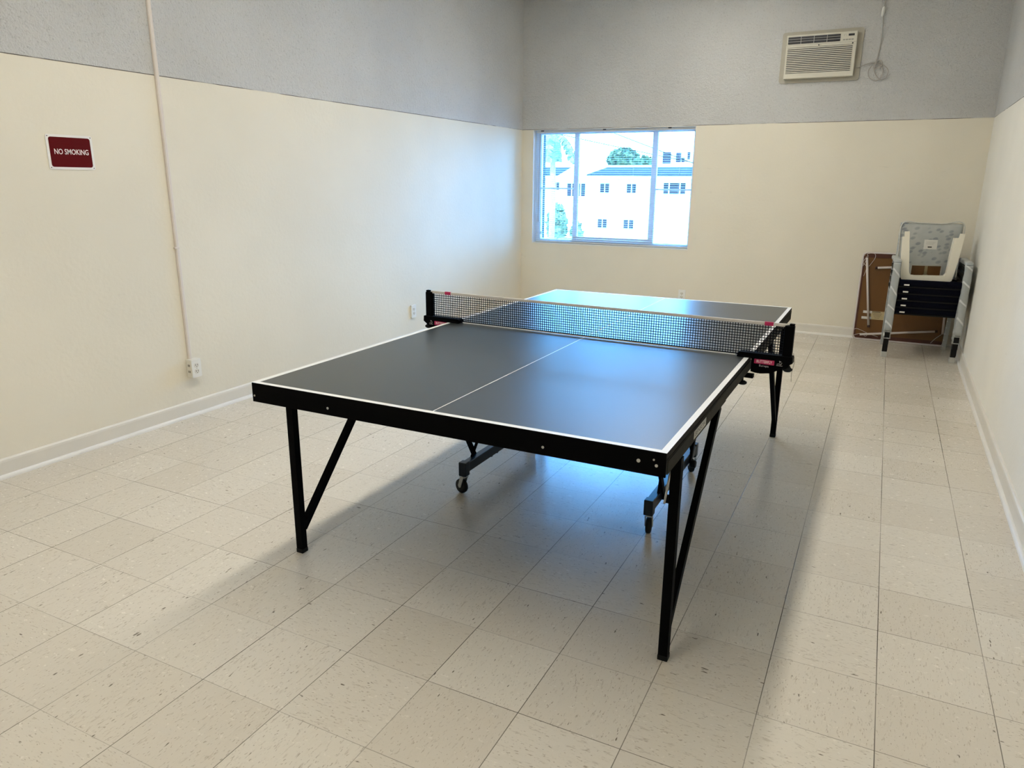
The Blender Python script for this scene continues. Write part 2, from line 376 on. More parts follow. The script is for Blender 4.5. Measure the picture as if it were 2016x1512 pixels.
# ------------------------------------------------------------------ the room
def struct(o, label=None): return tag(o, label, None, None, 'structure')
mb = MB(); mb.box(XL-WT, XR+WT, YF-WT, YB+WT, -.12, 0); struct(mb.build('floor', MAT['floor']), 'beige speckled vinyl tile floor')
mb = MB(); mb.box(XL-WT, XR+WT, YF-WT, YB+WT, ZC, ZC+.12); struct(mb.build('ceiling', MAT['ceiling']), 'pale textured ceiling above the lamps')
mb = MB(); mb.box(XL-WT, XL, YF-WT, YB+WT, 0, ZC); struct(mb.build('wall_left', MAT['wall_x']), 'left wall, cream below and rough white above the dark line')
mb = MB(); mb.prism([(xr(YF), YF), (xr(YF)+WT, YF), (XR+WT+.01, YB), (XR, YB)], 0, ZC, 'Z')
struct(mb.build('wall_right', MAT['wall_r']), 'right wall, cream below and rough white above the line')
mb = MB(); mb.box(XL, XR+WT, YF-WT, YF, 0, ZC); struct(mb.build('wall_front', MAT['wall_y']), 'wall behind the camera')
mb = MB()
mb.box(XL, WX0, YB, YB+WT, 0, ZC); mb.box(WX1, XR+WT, YB, YB+WT, 0, ZC)
mb.box(WX0, WX1, YB, YB+WT, 0, WZ0); mb.box(WX0, WX1, YB, YB+WT, WZ1, ZC)
struct(mb.build('wall_back', MAT['wall_y']), 'far wall with the window, cream below and rough white above')

def baseboard(name, a, b, nrm, label):
    """flat board with a rounded shoe moulding, from a to b; nrm points into the room"""
    a, b, nrm = Vector((*a, 0)), Vector((*b, 0)), Vector((*nrm, 0)).normalized()
    m = MB()
    prof = [(0, 0), (.014, 0), (.014, .082), (.012, .092), (.006, .099), (0, .100)]
    A = [m.bm.verts.new(a + nrm*p[0] + Vector((0,0,p[1]))) for p in prof]; B = [m.bm.verts.new(b + nrm*p[0] + Vector((0,0,p[1]))) for p in prof]
    n = len(prof)
    for i in range(n): m.bm.faces.new((A[i], B[i], B[(i+1)%n], A[(i+1)%n]))
    m.bm.faces.new(A); m.bm.faces.new(B[::-1])
    o = struct(m.build(name, MAT['baseboard']), label)
    m = MB(); prof = [(.014, 0)] + [(.014 + .016*math.cos(t), .020*math.sin(t)) for t in [k*PI/2/5 for k in range(6)]]
    A = [m.bm.verts.new(a + nrm*p[0] + Vector((0,0,p[1]))) for p in prof]; B = [m.bm.verts.new(b + nrm*p[0] + Vector((0,0,p[1]))) for p in prof]
    n = len(prof)
    for i in range(n): m.bm.faces.new((A[i], B[i], B[(i+1)%n], A[(i+1)%n]))
    m.bm.faces.new(A); m.bm.faces.new(B[::-1])
    m.build('shoe_moulding', MAT['shoe'], o)
baseboard('baseboard_left', (XL, YF), (XL, YB), (1, 0), 'cream baseboard along the left wall')
baseboard('baseboard_back', (XL, YB), (XR, YB), (0, -1), 'cream baseboard along the far wall')
baseboard('baseboard_right', (xr(YF), YF), (XR, YB), (-1, RYAW), 'pale baseboard along the right wall')

# window: reveal, frame, three lites
FY = YB + .115
m = MB()
m.box(WX0, WX0+.006, YB-.001, YB+WT, WZ0, WZ1); m.box(WX1-.006, WX1, YB-.001, YB+WT, WZ0, WZ1)
m.box(WX0, WX1, YB-.001, YB+WT, WZ1-.006, WZ1); m.box(WX0, WX1, YB-.004, YB+WT, WZ0, WZ0+.012)
win = struct(m.build('window_1', MAT['reveal']), 'three-lite sliding window in the far wall')
m = MB()
m.box(WX0+.006, WX0+.062, FY-.02, FY+.03, WZ0+.012, WZ1-.006); m.box(WX1-.036, WX1-.006, FY-.02, FY+.03, WZ0+.012, WZ1-.006)
m.box(WX0+.062, WX1-.036, FY-.02, FY+.03, WZ0+.012, WZ0+.05); m.box(WX0+.062, WX1-.036, FY-.02, FY+.03, WZ1-.046, WZ1-.006)
m.build('window_frame', MAT['alu'], win)
m = MB()
for x0, x1 in ((-3.072, -3.018), (-2.178, -2.120)): m.box(x0, x1, FY-.015, FY+.022, WZ0+.05, WZ1-.046)
m.build('mullion', MAT['alu'], win)
m = MB(); m.box(-3.018, -2.178, FY-.01, FY+.02, .806, .862); m.build('sash_rail', MAT['alu'], win)
for x0, x1 in ((WX0+.062, -3.072), (-2.120, WX1-.036)):
    m = MB(); m.box(x0, x1, FY-.004, FY+.012, 1.388, 1.404); m.build('glazing_bar', MAT['alu'], win)
for x0, x1 in ((WX0+.062, -3.072), (-3.018, -2.178), (-2.120, WX1-.036)):
    m = MB(); m.box(x0, x1, FY+.004, FY+.008, WZ0+.05, WZ1-.046); m.build('glass_pane', MAT['glass'], win)
m = MB(); m.box(WX0+.062, WX0+.085, FY-.035, FY-.018, .875, .905, bev=.004); m.build('window_latch', MAT['alu'], win)

# portal: tells the renderer where daylight comes in
pd = bpy.data.lights.new('window_portal', 'AREA'); pd.shape = 'RECTANGLE'; pd.size = WX1-WX0; pd.size_y = WZ1-WZ0
po = bpy.data.objects.new('window_portal', pd); SC.collection.objects.link(po); pd.cycles.is_portal = True
po.location = ((WX0+WX1)/2, YB+WT+.02, (WZ0+WZ1)/2); po.rotation_euler = (math.radians(-90), 0, 0)

# mini blind
bl = empty('window_blind', ((WX0+WX1)/2, YB+.04, WZ0+.02))
tag(bl, 'white slatted blind lowered with open slats inside the window opening', 'blind')
bl_x0, bl_x1 = -3.505 - bl.location.x, -1.712 - bl.location.x; z0 = -bl.location.z
m = MB(); m.box(bl_x0, bl_x1, -.014, .014, z0+1.995, z0+2.021, bev=.002); m.build('headrail', MAT['rail'], bl)
m = MB()
nsl = 53
for k in range(nsl):
    z = z0 + .822 + k*(1.985-.822)/(nsl-1)
    a = .012
    for i in range(3):     # slightly crowned slat
        y0_, y1_ = -a + 2*a*i/3, -a + 2*a*(i+1)/3
        h = lambda y: .0016*(1-(y/a)**2) + y*.05
        m.quad([(bl_x0, y0_, z+h(y0_)), (bl_x1, y0_, z+h(y0_)), (bl_x1, y1_, z+h(y1_)), (bl_x0, y1_, z+h(y1_))])
m.build('slats', MAT['blind'], bl)
m = MB(); m.box(bl_x0, bl_x1, -.013, .013, z0+.790, z0+.808, bev=.003); m.build('bottom_rail', MAT['rail'], bl)
for f in (.08, .36, .64, .92):
    m = MB(); x = bl_x0 + (bl_x1-bl_x0)*f
    for y in (-.0135, .0135): m.tube([(x, y, z0+.80), (x, y, z0+2.0)], .0006, 4)
    m.build('ladder_cord', MAT['blind'], bl)
m = MB(); x = bl_x0+.045; m.tube([(x, -.020, z0+1.99), (x-.004, -.022, z0+1.5), (x-.006, -.022, z0+1.02)], .0032, 8); m.build('tilt_wand', MAT['ac_line'], bl)
for f in (.03, .44, .84):
    m = MB(); x = bl_x0 + (bl_x1-bl_x0)*f; m.box(x, x+.034, -.018, .012, z0+2.013, z0+2.0235); m.build('mounting_clip', MAT['ac_dark'], bl)

# ------------------------------------------------------------------ ceiling lamps (out of frame, but they light the room)
lamp = empty('fluorescent_lamp', (LAMP_X, -3.1, ZC))
m = MB(); m.box(-.125, .125, -.61, .61, -.095, 0, bev=.006); m.build('housing', MAT['lamp_body'], lamp)
m = MB(); m.box(-.105, .105, -.595, .595, -.101, -.094); m.build('diffuser', MAT['lamp'], lamp)
lamps = [lamp]
for k in range(1, 6): lamps.append(copy_tree(lamp))
for k, l in enumerate(lamps):
    l.location = (LAMP_X, -3.1 + 1.27*k, ZC)
    tag(l, ('strip lamp on the ceiling, %s' % ['nearest the wall behind the camera', 'second from the wall behind the camera', 'third from the wall behind the camera', 'third from the window wall', 'second from the window wall', 'nearest the window wall'][k]), 'lamp', 'strip lamps in a row on the ceiling')

# ------------------------------------------------------------------ left wall: sign, conduit, outlets
sg = empty('no_smoking_sign', (XL, -.5905, 1.5925)); tag(sg, 'small dark red NO SMOKING sign with white border on left wall', 'sign')
hw, hh = .1235, .0855
m = MB(); m.prism(rrect(-hw, hw, -hh, hh, .010), .0005, .0035, 'X'); m.build('plate', MAT['sign_white'], sg)
m = MB(); m.prism(rrect(-hw+.013, hw-.013, -hh+.012, hh-.012, .012), .0033, .0042, 'X'); m.build('red_panel', MAT['sign_red'], sg)
text_mesh('lettering', 'NO SMOKING', .0375, MAT['sign_ink'], sg, (.0046, .003, .001), (PI/2, 0, PI/2), sx=.78, offset=.0003, extrude=.0003)
for y in (-hw+.009, hw-.009):
    for z in (-hh+.0085, hh-.0085):
        m = MB(); m.lathe([(.0026, 0), (.0026, .0012)], (.0032, y, z), 'X', 10); m.build('screw', MAT['dark_slot'], sg)

cn = empty('wall_conduit', (XL, -.012, .37)); tag(cn, 'thin cream painted wiring conduit running up the left wall', 'conduit')
m = MB(); prof = [(-.0135, 0), (-.0125, .009), (-.007, .0135), (.007, .0135), (.0125, .009), (.0135, 0)]
A = [m.bm.verts.new((p[1]+.0005, p[0], 0)) for p in prof]; B = [m.bm.verts.new((p[1]+.0005, p[0]-.012, ZC-.37-.001)) for p in prof]
for i in range(6): f_ = m.bm.faces.new((A[i], B[i], B[(i+1)%6], A[(i+1)%6]))
m.bm.faces.new(A); m.bm.faces.new(B[::-1]); m.build('raceway', MAT['conduit'], cn)
for z in (.686, 2.55):
    m = MB(); m.box(0, .0165, -.022-.003, .010, z, z+.012, bev=.003); m.build('strap', MAT['conduit'], cn)

def outlet(name, loc, rz, depth, W_, H_, label, group='electrical outlets low on the walls'):
    """plate faces local -y"""
    e = empty(name, loc, rz); tag(e, label, 'outlet', group)
    m = MB(); m.box(-W_/2, W_/2, -depth, -.0003, -H_/2, H_/2, bev=.002); m.build('box', MAT['ivory'], e)
    m = MB(); m.prism(rrect(-W_/2+.001, W_/2-.001, -H_/2+.001, H_/2-.001, .004), -depth-.003, -depth, 'Y'); fp = m.build('cover_plate', MAT['white'], e)
    for zc in (-.0195, .0195):
        m = MB(); m.prism(rrect(-.0165, .0165, zc-.0145, zc+.0145, .012), -depth-.0045, -depth-.003, 'Y'); s = m.build('socket', MAT['ivory'], fp)
        m2 = MB(); yy = -depth-.0050
        m2.box(-.0085, -.0055, yy, yy+.002, zc-.002, zc+.008); m2.box(.0055, .0085, yy, yy+.002, zc-.003, zc+.008)
        m2.lathe([(.0028, 0), (.0028, .002)], (0, yy, zc-.0085), 'Y', 8); m2.build('slot', MAT['dark_slot'], fp)
    m = MB(); m.lathe([(.003, 0), (.003, .0012)], (0, -depth-.0042, 0), 'Y', 8); m.build('screw', MAT['chrome'], fp)
    return e
ob = outlet('electrical_outlet', (XL, -.004, .312), PI/2, .047, .072, .116, 'ivory surface-mounted outlet box at the foot of the wall conduit')
m = MB()   # the same box has a second pair of sockets on its near side
for zc in (-.0195, .0195):
    for y_ in (-.032, -.021): m = MB(); m.box(-.0372, -.0358, y_, y_+.004, zc-.006, zc+.008); m.build('side_slot', MAT['dark_slot'], ob)
outlet('electrical_outlet', (XL, 2.474, .300), PI/2, .014, .074, .118, 'small white outlet low on left wall beyond the table net')
outlet('electrical_outlet', (-1.731, YB, .292), 0, .004, .078, .120, 'ivory outlet on the far wall just above the tabletop edge')

# ------------------------------------------------------------------ air conditioner on the back wall
ac = empty('air_conditioner', (-.592, YB, 2.39)); tag(ac, 'beige through-wall air conditioner with taupe trim high on far wall', 'air conditioner')
ox, oz = ac.location.x, ac.location.z
m = MB(); m.prism(rrect(-.941-ox, -.242-ox, 0, .446, .022), -.012, -.0005, 'Y'); m.build('trim_plate', MAT['ac_trim'], ac)
def X(v): return v-ox
def Z(v): return v-oz
fx0, fx1, fz0, fz1 = -.896, -.291, 2.422, 2.802; fy = -.067
m = MB(); m.box(X(fx0), X(fx1), fy, -.012, Z(fz0), Z(fz1), bev=.006); body = m.build('body', MAT['ac_body'], ac)
m = MB(); m.box(X(fx0)+.004, X(fx1)-.004, fy-.0006, fy+.001, Z(2.7105), Z(2.7125)); m.build('panel_seam', MAT['ac_line'], body)
# air outlet: dark recess with bars
gx0, gx1, gz0, gz1 = -.882, -.432, 2.722, 2.786
m = MB(); m.prism(rrect(X(gx0), X(gx1), Z(gz0), Z(gz1), .006), fy-.002, fy+.001, 'Y'); ao = m.build('air_outlet', MAT['ac_dark'], ac)
m = MB()
for k in range(1, 4): x = X(gx0 + (gx1-gx0)*k/4); m.box(x-.0016, x+.0016, fy-.0045, fy-.002, Z(gz0), Z(gz1))
for k in range(1, 3): z = Z(gz0 + (gz1-gz0)*(k/3)); m.box(X(gx0), X(gx1), fy-.0040, fy-.002, z-.0012, z+.0012)
m.box(X(gx0), X(gx1), fy-.0040, fy-.002, Z(gz1)-.004, Z(gz1)-.002)
m.build('grille_bars', MAT['ac_bar'], ao)
m = MB(); m.prism(rrect(X(-.366), X(-.316), Z(2.762), Z(2.780), .003), fy-.0015, fy+.001, 'Y'); m.build('display', MAT['ac_dark'], ac)
m = MB()
for k in range(4): m.prism(rrect(X(-.410+.0235*k), X(-.3905+.0235*k), Z(2.727), Z(2.737), .002), fy-.002, fy+.001, 'Y')
m.build('button_strip', MAT['ac_line'], ac)
m = MB()
for k, (a_, b_) in enumerate([(-.402, 2.775), (-.390, 2.777), (-.402, 2.765), (-.382, 2.766)]): m.lathe([(.0025, 0), (.0025, .0015)], (X(a_), fy-.001, Z(b_)), 'Y', 8)
m.build('indicator_marks', MAT['ac_line'], ac)
# louvred intake
m = MB(); m.box(X(-.880), X(-.322), fy-.001, fy+.001, Z(2.468), Z(2.690)); gr = m.build('intake_grille', MAT['ac_dark'], ac)
m = MB(); nl = 14
for k in range(nl):
    z = Z(2.468 + (2.690-2.468)*(k+.5)/nl)
    m.box(X(-.882), X(-.320), fy-.007, fy-.001, z-.0038, z+.0044)
m.build('louvres', MAT['ac_body'], gr)
m = MB(); m.prism([(X(-.896), Z(2.695)), (X(-.300), Z(2.695)), (X(-.300), Z(2.7095)), (X(-.896), Z(2.7095))], fy-.003, fy, 'Y'); m.build('filter_door_lip', MAT['ac_body'], ac)
m = MB(); m.lathe([(.006, 0), (.006, .002)], (X(-.610), fy-.0048, Z(2.7018)), 'Y', 16); m.build('round_badge', MAT['dark_slot'], ac)
text_mesh('badge_lettering', 'LG', .009, MAT['ac_line'], ac, (X(-.596), fy-.0042, Z(2.7018)), (PI/2, 0, 0), offset=.0002, extrude=.0002)
m = MB(); m.lathe([(.0065, 0), (.0065, .002)], (X(-.324), fy-.004, Z(2.700)), 'Y', 12); m.build('corner_screw', MAT['ac_dark'], ac)

pc = empty('power_cord', (-.10, YB, 2.38)); tag(pc, 'white power cord looped beside the air conditioner and running up wall', 'cord')
def smooth_path(pts, n=8):
    P = [Vector(p) for p in pts]; out = []
    for i in range(len(P)-1):
        p0, p1, p2, p3 = P[max(i-1,0)], P[i], P[i+1], P[min(i+2, len(P)-1)]
        for k in range(n):
            t = k/n
            out.append(.5*((2*p1) + (p2-p0)*t + (2*p0-5*p1+4*p2-p3)*t*t + (3*p1-p0-3*p2+p3)*t**3))
    out.append(P[-1]); return out
cp = [(-.275, 2.494, -.03), (-.247, 2.498, -.02), (-.181, 2.523), (-.119, 2.528), (-.080, 2.508), (-.048, 2.455), (-.062, 2.396), (-.100, 2.378), (-.150, 2.402), (-.168, 2.452),
      (-.148, 2.500), (-.110, 2.524), (-.055, 2.508), (-.008, 2.462), (-.014, 2.400), (-.058, 2.386), (-.104, 2.428), (-.124, 2.490), (-.104, 2.538), (-.078, 2.546), (-.062, 2.524), (-.070, 2.490), (-.125, 2.482), (-.112, 2.545), (-.097, 2.672), (-.094, 2.765), (-.101, 2.896), (-.112, 2.915)]
pts = [(p[0]+.10, (p[2] if len(p) > 2 else -.008 - .004*((i*7) % 4)), p[1]-2.38) for i, p in enumerate(cp)]
m = MB(); m.tube(smooth_path(pts), .0036, 8); m.build('cord_loop', MAT['cord'], pc)
m = MB(); m.tube([(-.013, -.014, .530), (-.012, -.014, .540), (-.009, -.015, .575), (-.006, -.014, .600), (-.005, -.014, .610)], [.006, .013, .014, .013, .006], 12); m.build('inline_plug', MAT['white'], pc)
m = MB(); m.tube(smooth_path([(-.005, -.014, .605), (-.001, -.010, .66), (-.004, -.008, .80), (-.002, -.008, ZC-2.38-.004)]), .0036, 8); m.build('upper_cord', MAT['cord'], pc)

# ------------------------------------------------------------------ table tennis table
TH, TW, TL = .757, 1.525, 2.74; HW, HL = TW/2, TL/2
TC = (-1.0496, .1087); TR = -.0043
tt = empty('table_tennis_table', (TC[0], TC[1], 0), TR); tag(tt, 'full-size charcoal table tennis table with white lines on black legs', 'table')
def half(sgn):
    """playing surface half, from the net line outwards"""
    ya, yb = (.0015, HL) if sgn > 0 else (-HL, -.0015)
    m = MB()
    m.box(-HW, HW, ya, yb, TH-.019, TH-.0008, mi=1)
    z = TH; L1, L2 = .020, .020
    def q(x0, x1, y0, y1, mi): m.quad([(x0, y0, z), (x1, y0, z), (x1, y1, z), (x0, y1, z)], mi)
    ye0, ye1 = (yb-L2, yb) if sgn > 0 else (ya, ya+L2)
    yi0, yi1 = (ya, yb-L2) if sgn > 0 else (ya+L2, yb)
    q(-HW, HW, ye0, ye1, 2)
    q(-HW, -HW+L1, yi0, yi1, 2); q(HW-L1, HW, yi0, yi1, 2); q(-.0018, .0018, yi0, yi1, 2)
    q(-HW+L1, -.0018, yi0, yi1, 0); q(.0018, HW-L1, yi0, yi1, 0)
    # short skirt from the surface down to the board
    for x in (-HW, HW): m.quad([(x, ya, z), (x, yb, z), (x, yb, z-.0008), (x, ya, z-.0008)], 1)
    for y in (ya, yb): m.quad([(-HW, y, z), (HW, y, z), (HW, y, z-.0008), (-HW, y, z-.0008)], 1)
    o = m.build('tabletop', [MAT['top'], MAT['edge'], MAT['line']], tt)
    # apron: end rail and two side rails
    m = MB(); ye = yb if sgn > 0 else ya
    m.box(-HW, HW, min(ye, ye - sgn*.004) - (0 if sgn > 0 else .0012), max(ye, ye - sgn*.004) + (.0012 if sgn > 0 else 0), TH-.071, TH-.0015)
    m.box(-HW+.004, HW-.004, min(ye-sgn*.004, ye - sgn*.022), max(ye-sgn*.004, ye - sgn*.022), TH-.071, TH-.068)
    er = m.build('end_rail', MAT['steel'], tt)
    for x, z_, r_ in ((-.753, -.048, .0035), (-.414, -.046, .0045), (.395, -.046, .0045), (.685, -.034, .0055), (.728, -.024, .003), (.736, -.040, .0045)):  # two screws; the other bright discs stand for light through bolt holes
        m = MB(); m.lathe([(r_, 0), (r_, .0012)], (x, ye + (0.0012 if sgn > 0 else -.0024), TH+z_), 'Y', 10); m.build('bolt_and_lit_hole', MAT['chrome'], er)
    for x in (-1, 1):
        m = MB(); xo = x*(HW-.0015)
        yy0, yy1 = (.012, yb-.004) if sgn > 0 else (ya+.004, -.012)
        m.box(min(xo, xo-x*.004), max(xo, xo-x*.004), yy0, yy1, TH-.067, TH-.0265)
        m.box(min(xo, xo-x*.024), max(xo, xo-x*.024), yy0, yy1, TH-.067, TH-.064)
        sr = m.build('side_rail', MAT['worn'], tt)
        m = MB(); m.box(min(xo-x*.005, xo-x*.02), max(xo-x*.005, xo-x*.02), yy0, yy1, TH-.0265, TH-.019); m.build('gap_shade_strip', MAT['steel'], sr)  # dark strip added to paint the shade in the gap under the edge
        # folded corner bracket over the leg hinge
        yb0 = sgn*(HL-.82); m = MB(); m.box(min(xo, xo+x*.0015), max(xo, xo+x*.0015), min(yb0, yb0+sgn*.80), max(yb0, yb0+sgn*.80), TH-.070, TH-.030)
        m.build('hinge_plate', MAT['worn'], sr)
        if x > 0 and sgn < 0:
            m = MB(); xs = xo+.0015; m.box(xs, xs+.0006, -1.05, -.885, TH-.062, TH-.036); st = m.build('sticker', MAT['sticker'], sr)
            text_mesh('sticker_lettering', 'BENSON', .024, MAT['sticker_ink'], st, (xs+.0008, -.968, TH-.049), (PI/2, 0, PI/2), sx=1.5, extrude=.0002)
half(-1); half(1)
for sx in (-1, 1):
    for sy in (-1, 1):
        x = sx*(.7515); yf = sy*1.195; top = TH-.071
        m = MB(); m.box(x-.015, x+.015, yf-.015, yf+.015, 0, top)
        lg = m.build('leg', MAT['steel'], tt)
        m = MB(); m.bar((x, yf-sy*.012, .10), (x, yf-sy*.56, top+.002), .022, .030); m.build('leg_brace', MAT['steel'], lg)
        m = MB(); m.box(x-.0165, x+.0165, yf-.0165, yf+.0165, 0, .018, bev=.002); m.build('foot_cap', MAT['rubber'], lg)
        xi = x - sx*.016
        m = MB(); m.bar((xi-sx*.003, yf-sy*.008, .630), (xi-sx*.008, yf-sy*.035, .705), .010, .004); m.lathe([(.008, -.002), (.008, .002)], (xi-sx*.002, yf-sy*.008, .628), 'X', 12)
        m.build('leg_latch', MAT['chrome'], lg)
        if sx < 0: continue
        m = MB(); m.tube([(xi-sx*.02, yf-sy*.02, .52), (xi-sx*.03, yf-sy*.16, top-.01)], .0035, 8); m.build('lock_rod', MAT['chrome'], lg)
# undercarriage: two lengthwise beams on casters, struts up to each half
for sx in (-1, 1):
    xb = sx*.458
    m = MB(); m.box(xb-.018, xb+.018, -.400, .400, .112, .160, bev=.003)
    for sy in (-1, 1):
        m.box(xb-.020, xb+.020, sy*.392-.020, sy*.392+.020, .096, .166, bev=.003)
        m.box(xb-.006, xb+.006, sy*.12-.006, sy*.12+.006, .100, .112); m.box(xb-.006, xb+.006, sy*.06-.006, sy*.06+.006, .100, .112)
    bm_ = m.build('wheel_beam', MAT['blue_steel'], tt)
    for sy in (-1, 1):
        yc = sy*.392
        cs = empty('caster', (0, 0, 0)); bpy.data.objects.remove(cs)
        ang = {(-1,-1): 1.3, (1,-1): .15, (1,1): .5, (-1,1): .9}[(sx, sy)]
        R_ = Matrix.Rotation(ang, 3, 'Z')
        m = MB(); m.lathe([(.010, -.011), (.030, -.0115), (.0355, -.008), (.0370, 0), (.0355, .008), (.030, .0115), (.010, .011)], (0, .018, 0), 'X', 24)
        for v in m.bm.verts: v.co = R_ @ v.co + Vector((xb, yc, .0372))
        wh = m.build('caster_wheel', MAT['rubber'], bm_)
        m = MB()
        for s_ in (-1, 1):
            m.bar((s_*.0155, .018, .0), (s_*.0155, .002, .052), .003, .020, up=(0, 1, 0)); m.lathe([(.006, -.002), (.006, .002)], (s_*.0155, .018, 0), 'X', 10)
        m.box(-.017, .017, -.012, .018, .050, .054)
        m.lathe([(.012, .052), (.012, .062)], (0, 0, 0), 'Z', 14)
        for v in m.bm.verts: v.co = R_ @ v.co + Vector((xb, yc, .0372))
        m.build('caster_fork', MAT['chrome'], bm_)
        # strut from beam to table half
        m = MB(); m.bar((xb+sx*.020+.0, sy*.235, .115), (xb+sx*.020, sy*.60, TH-.045), .012, .026); m.box(xb-.05, xb+.05, sy*.60-.02, sy*.60+.02, TH-.045, TH-.019)
        m.build('strut', MAT['steel'], tt)
        m = MB(); m.tube([(xb+sx*.012, sy*.30, .155), (xb-sx*.01, sy*.12, .42), (xb-sx*.01, sy*.03, TH-.05)], .0075, 8); m.build('link_rod', MAT['steel'], tt)
        m = MB(); m.lathe([(.017, -.013), (.020, -.008), (.020, .008), (.017, .013)], (xb+sx*.038, sy*.235, .112), 'X', 14); m.build('pivot_knob', MAT['rubber'], tt)
for y in (-.03, .03):
    m = MB(); m.box(-.458, .458, y-.012, y+.012, TH-.055, TH-.030); m.build('cross_bar', MAT['steel'], tt)

# ------------------------------------------------------------------ net set
ns = empty('table_tennis_net', (TC[0]+.010, .070, TH+.0004), -.046); tag(ns, 'black table tennis net with pale top tape on clamped posts', 'net')
PX = .900
m = MB(); nx, nz = 158, 12; xa, xb_ = -PX+.018, PX-.018; za, zb = .006, .142
for k in range(nx+1):
    x = xa + (xb_-xa)*k/nx; m.box(x-.0013, x+.0013, -.0010, .0010, za, zb)
for k in range(nz+1):
    z = za + (zb-za)*k/nz; m.box(xa, xb_, -.0011, .0011, z-.0014, z+.0014)
m.box(xa, xb_, -.002, .002, .0055, .0095)
m.build('net_mesh', MAT['net'], ns)
m = MB(); m.box(xa+.19, xb_-.19, -.006, -.001, .0006, .0050); m.build('bottom_strip', MAT['line'], ns)  # pale strip along the foot of the net
m = MB(); m.box(-PX+.010, PX-.010, -.0035, .0035, .1395, .1530, bev=.002); m.build('top_tape', MAT['tape'], ns)
for sx, xx in ((-1, -.785), (1, .817)):
    m = MB(); m.box(xx-.018, xx+.018, -.0045, .0045, .1385, .1545, bev=.0015); m.build('tape_tag', MAT['pink'], ns)
for sx in (-1, 1):
    m = MB(); m.box(sx*PX-.019, sx*PX+.019, -.014, .014, -.004, .147, bev=.004)
    m.box(sx*(PX+.008)-.010, sx*(PX+.008)+.010, -.009, .009, .147, .155, bev=.002)
    m.build('net_post', MAT['steel'], ns)
    ie = .7645 if sx > 0 else .7765
    def px_(pts): return [(sx*a_, b_) for a_, b_ in pts]
    m = MB()
    m.prism(px_([(.704, .001), (.704, .015), (.712, .021), (.925, .021), (.927, -.006), (.895, -.028), (.870, -.043), (.845, -.057), (.804, -.063), (.784, -.062), (ie, -.058), (ie, .001)]), -.024, .018, 'Y')
    m.box(min(sx*.704, sx*.80), max(sx*.704, sx*.80), -.030, .024, .0010, .0060)
    cl = m.build('clamp_bracket', MAT['steel'], ns)
    m = MB(); m.box(min(sx*.720, sx*.775), max(sx*.720, sx*.775), -.016, .012, -.0905, -.0745); m.build('clamp_foot', MAT['steel'], cl)
    m = MB(); m.lathe([(.004, -.020), (.004, 0)], (sx*.735, -.02, -.088), 'Z', 10); m.lathe([(.014, -.034), (.019, -.030), (.019, -.024), (.010, -.018)], (sx*.735, -.02, -.085), 'Z', 18); m.build('clamp_knob', MAT['rubber'], cl)
    m = MB(); m.lathe([(.006, -.040), (.006, .0)], (sx*.908, -.004, 0), 'Z', 10); m.lathe([(.012, -.024), (.019, -.018), (.020, -.012), (.012, -.006), (.009, .002)], (sx*.908, -.004, -.0215), 'Z', 20); m.build('tension_knob', MAT['rubber'], cl)
    lx0, lx1 = (.776, .857) if sx > 0 else (-.857, -.776)
    m = MB(); m.prism(rrect(lx0, lx1, -.0215, -.0015, .002), -.0250, -.024, 'Y'); lb = m.build('maker_label', MAT['pink'], cl)
    text_mesh('maker_lettering', 'BUTTERFLY', .0165, MAT['ink'], lb, ((lx0+lx1)/2, -.0254, -.0115), (PI/2, 0, 0), sx=.74, offset=.00025, extrude=.0002)
    text_mesh('model_lettering', 'Europa', .0115, MAT['ink2'], cl, ((lx0+lx1)/2, -.0246, -.0290), (PI/2, 0, 0), sx=1.2, extrude=.0002)
    # small line-drawn player emblem
    ex = .877 if sx > 0 else -.880; ez = -.010; m = MB()
    for (a_, b_) in (((-.011, -.010), (.013, -.010)), ((-.010, -.005), (-.002, -.002)), ((-.002, -.002), (.006, -.006)), ((.006, -.006), (.010, .003)), ((.002, .001), (-.001, .010)), ((-.001, .010), (.007, .006))):
        m.bar((ex+a_[0], -.0245, ez+a_[1]), (ex+b_[0], -.0245, ez+b_[1]), .0013, .0008, up=(0, 1, 0))
    m.build('emblem', MAT['ink2'], cl)
    if sx > 0:
        m = MB(); m.tube(smooth_path([(PX+.024, -.002, .035), (PX+.032, -.004, .0), (PX+.026, -.006, -.050), (PX+.028, -.008, -.085)]), .0007, 5); m.build('loose_cord', MAT['net'], cl)

# ------------------------------------------------------------------ folding card table leaning on the back wall
ft = empty('folding_table', (.40, YB-.075, .0), 0, rot=(math.radians(-3.2), 0, 0)); tag(ft, 'folded square card table, brown underside out, leaning against far wall', 'table')
H_ = .845; x0, x1 = -.412, .398
m = MB(); m.prism(rrect(x0+.010, x1-.010, .012, H_-.010, .03), .004, .012, 'Y'); m.build('underside_board', MAT['board'], ft)
m = MB(); m.box(x0+.03, x1-.03, -.0005, .004, H_-.052, H_-.014); m.box(x0+.03, x1-.03, -.0005, .004, .018, .05); m.box(x0+.014, x0+.030, -.0005, .004, .04, H_-.04); m.build('inner_rail', MAT['board_dark'], ft)
m = MB(); rp = rrect(x0+.008, x1-.008, .008, H_-.008, .036, 6); m.tube([(p[0], .004, p[1]) for p in rp], .0085, 8, closed=True); m.build('rim', MAT['rim'], ft)
def ftleg(a, b, tipend=True):
    m = MB(); A_, B_ = Vector(a), Vector(b); m.tube([A_, B_], .0105, 12); l_ = m.build('leg', MAT['leg_tube'], ft)
    d = (B_-A_).normalized(); m = MB(); m.tube([B_, B_+d*.022], .0115, 12); m.build('rubber_tip', MAT['tip'], l_)
ftleg((x0+.042, -.016, .79), (x0+.135, -.016, .150)); ftleg((x1-.03, -.018, .752), (x0+.145, -.018, .700))
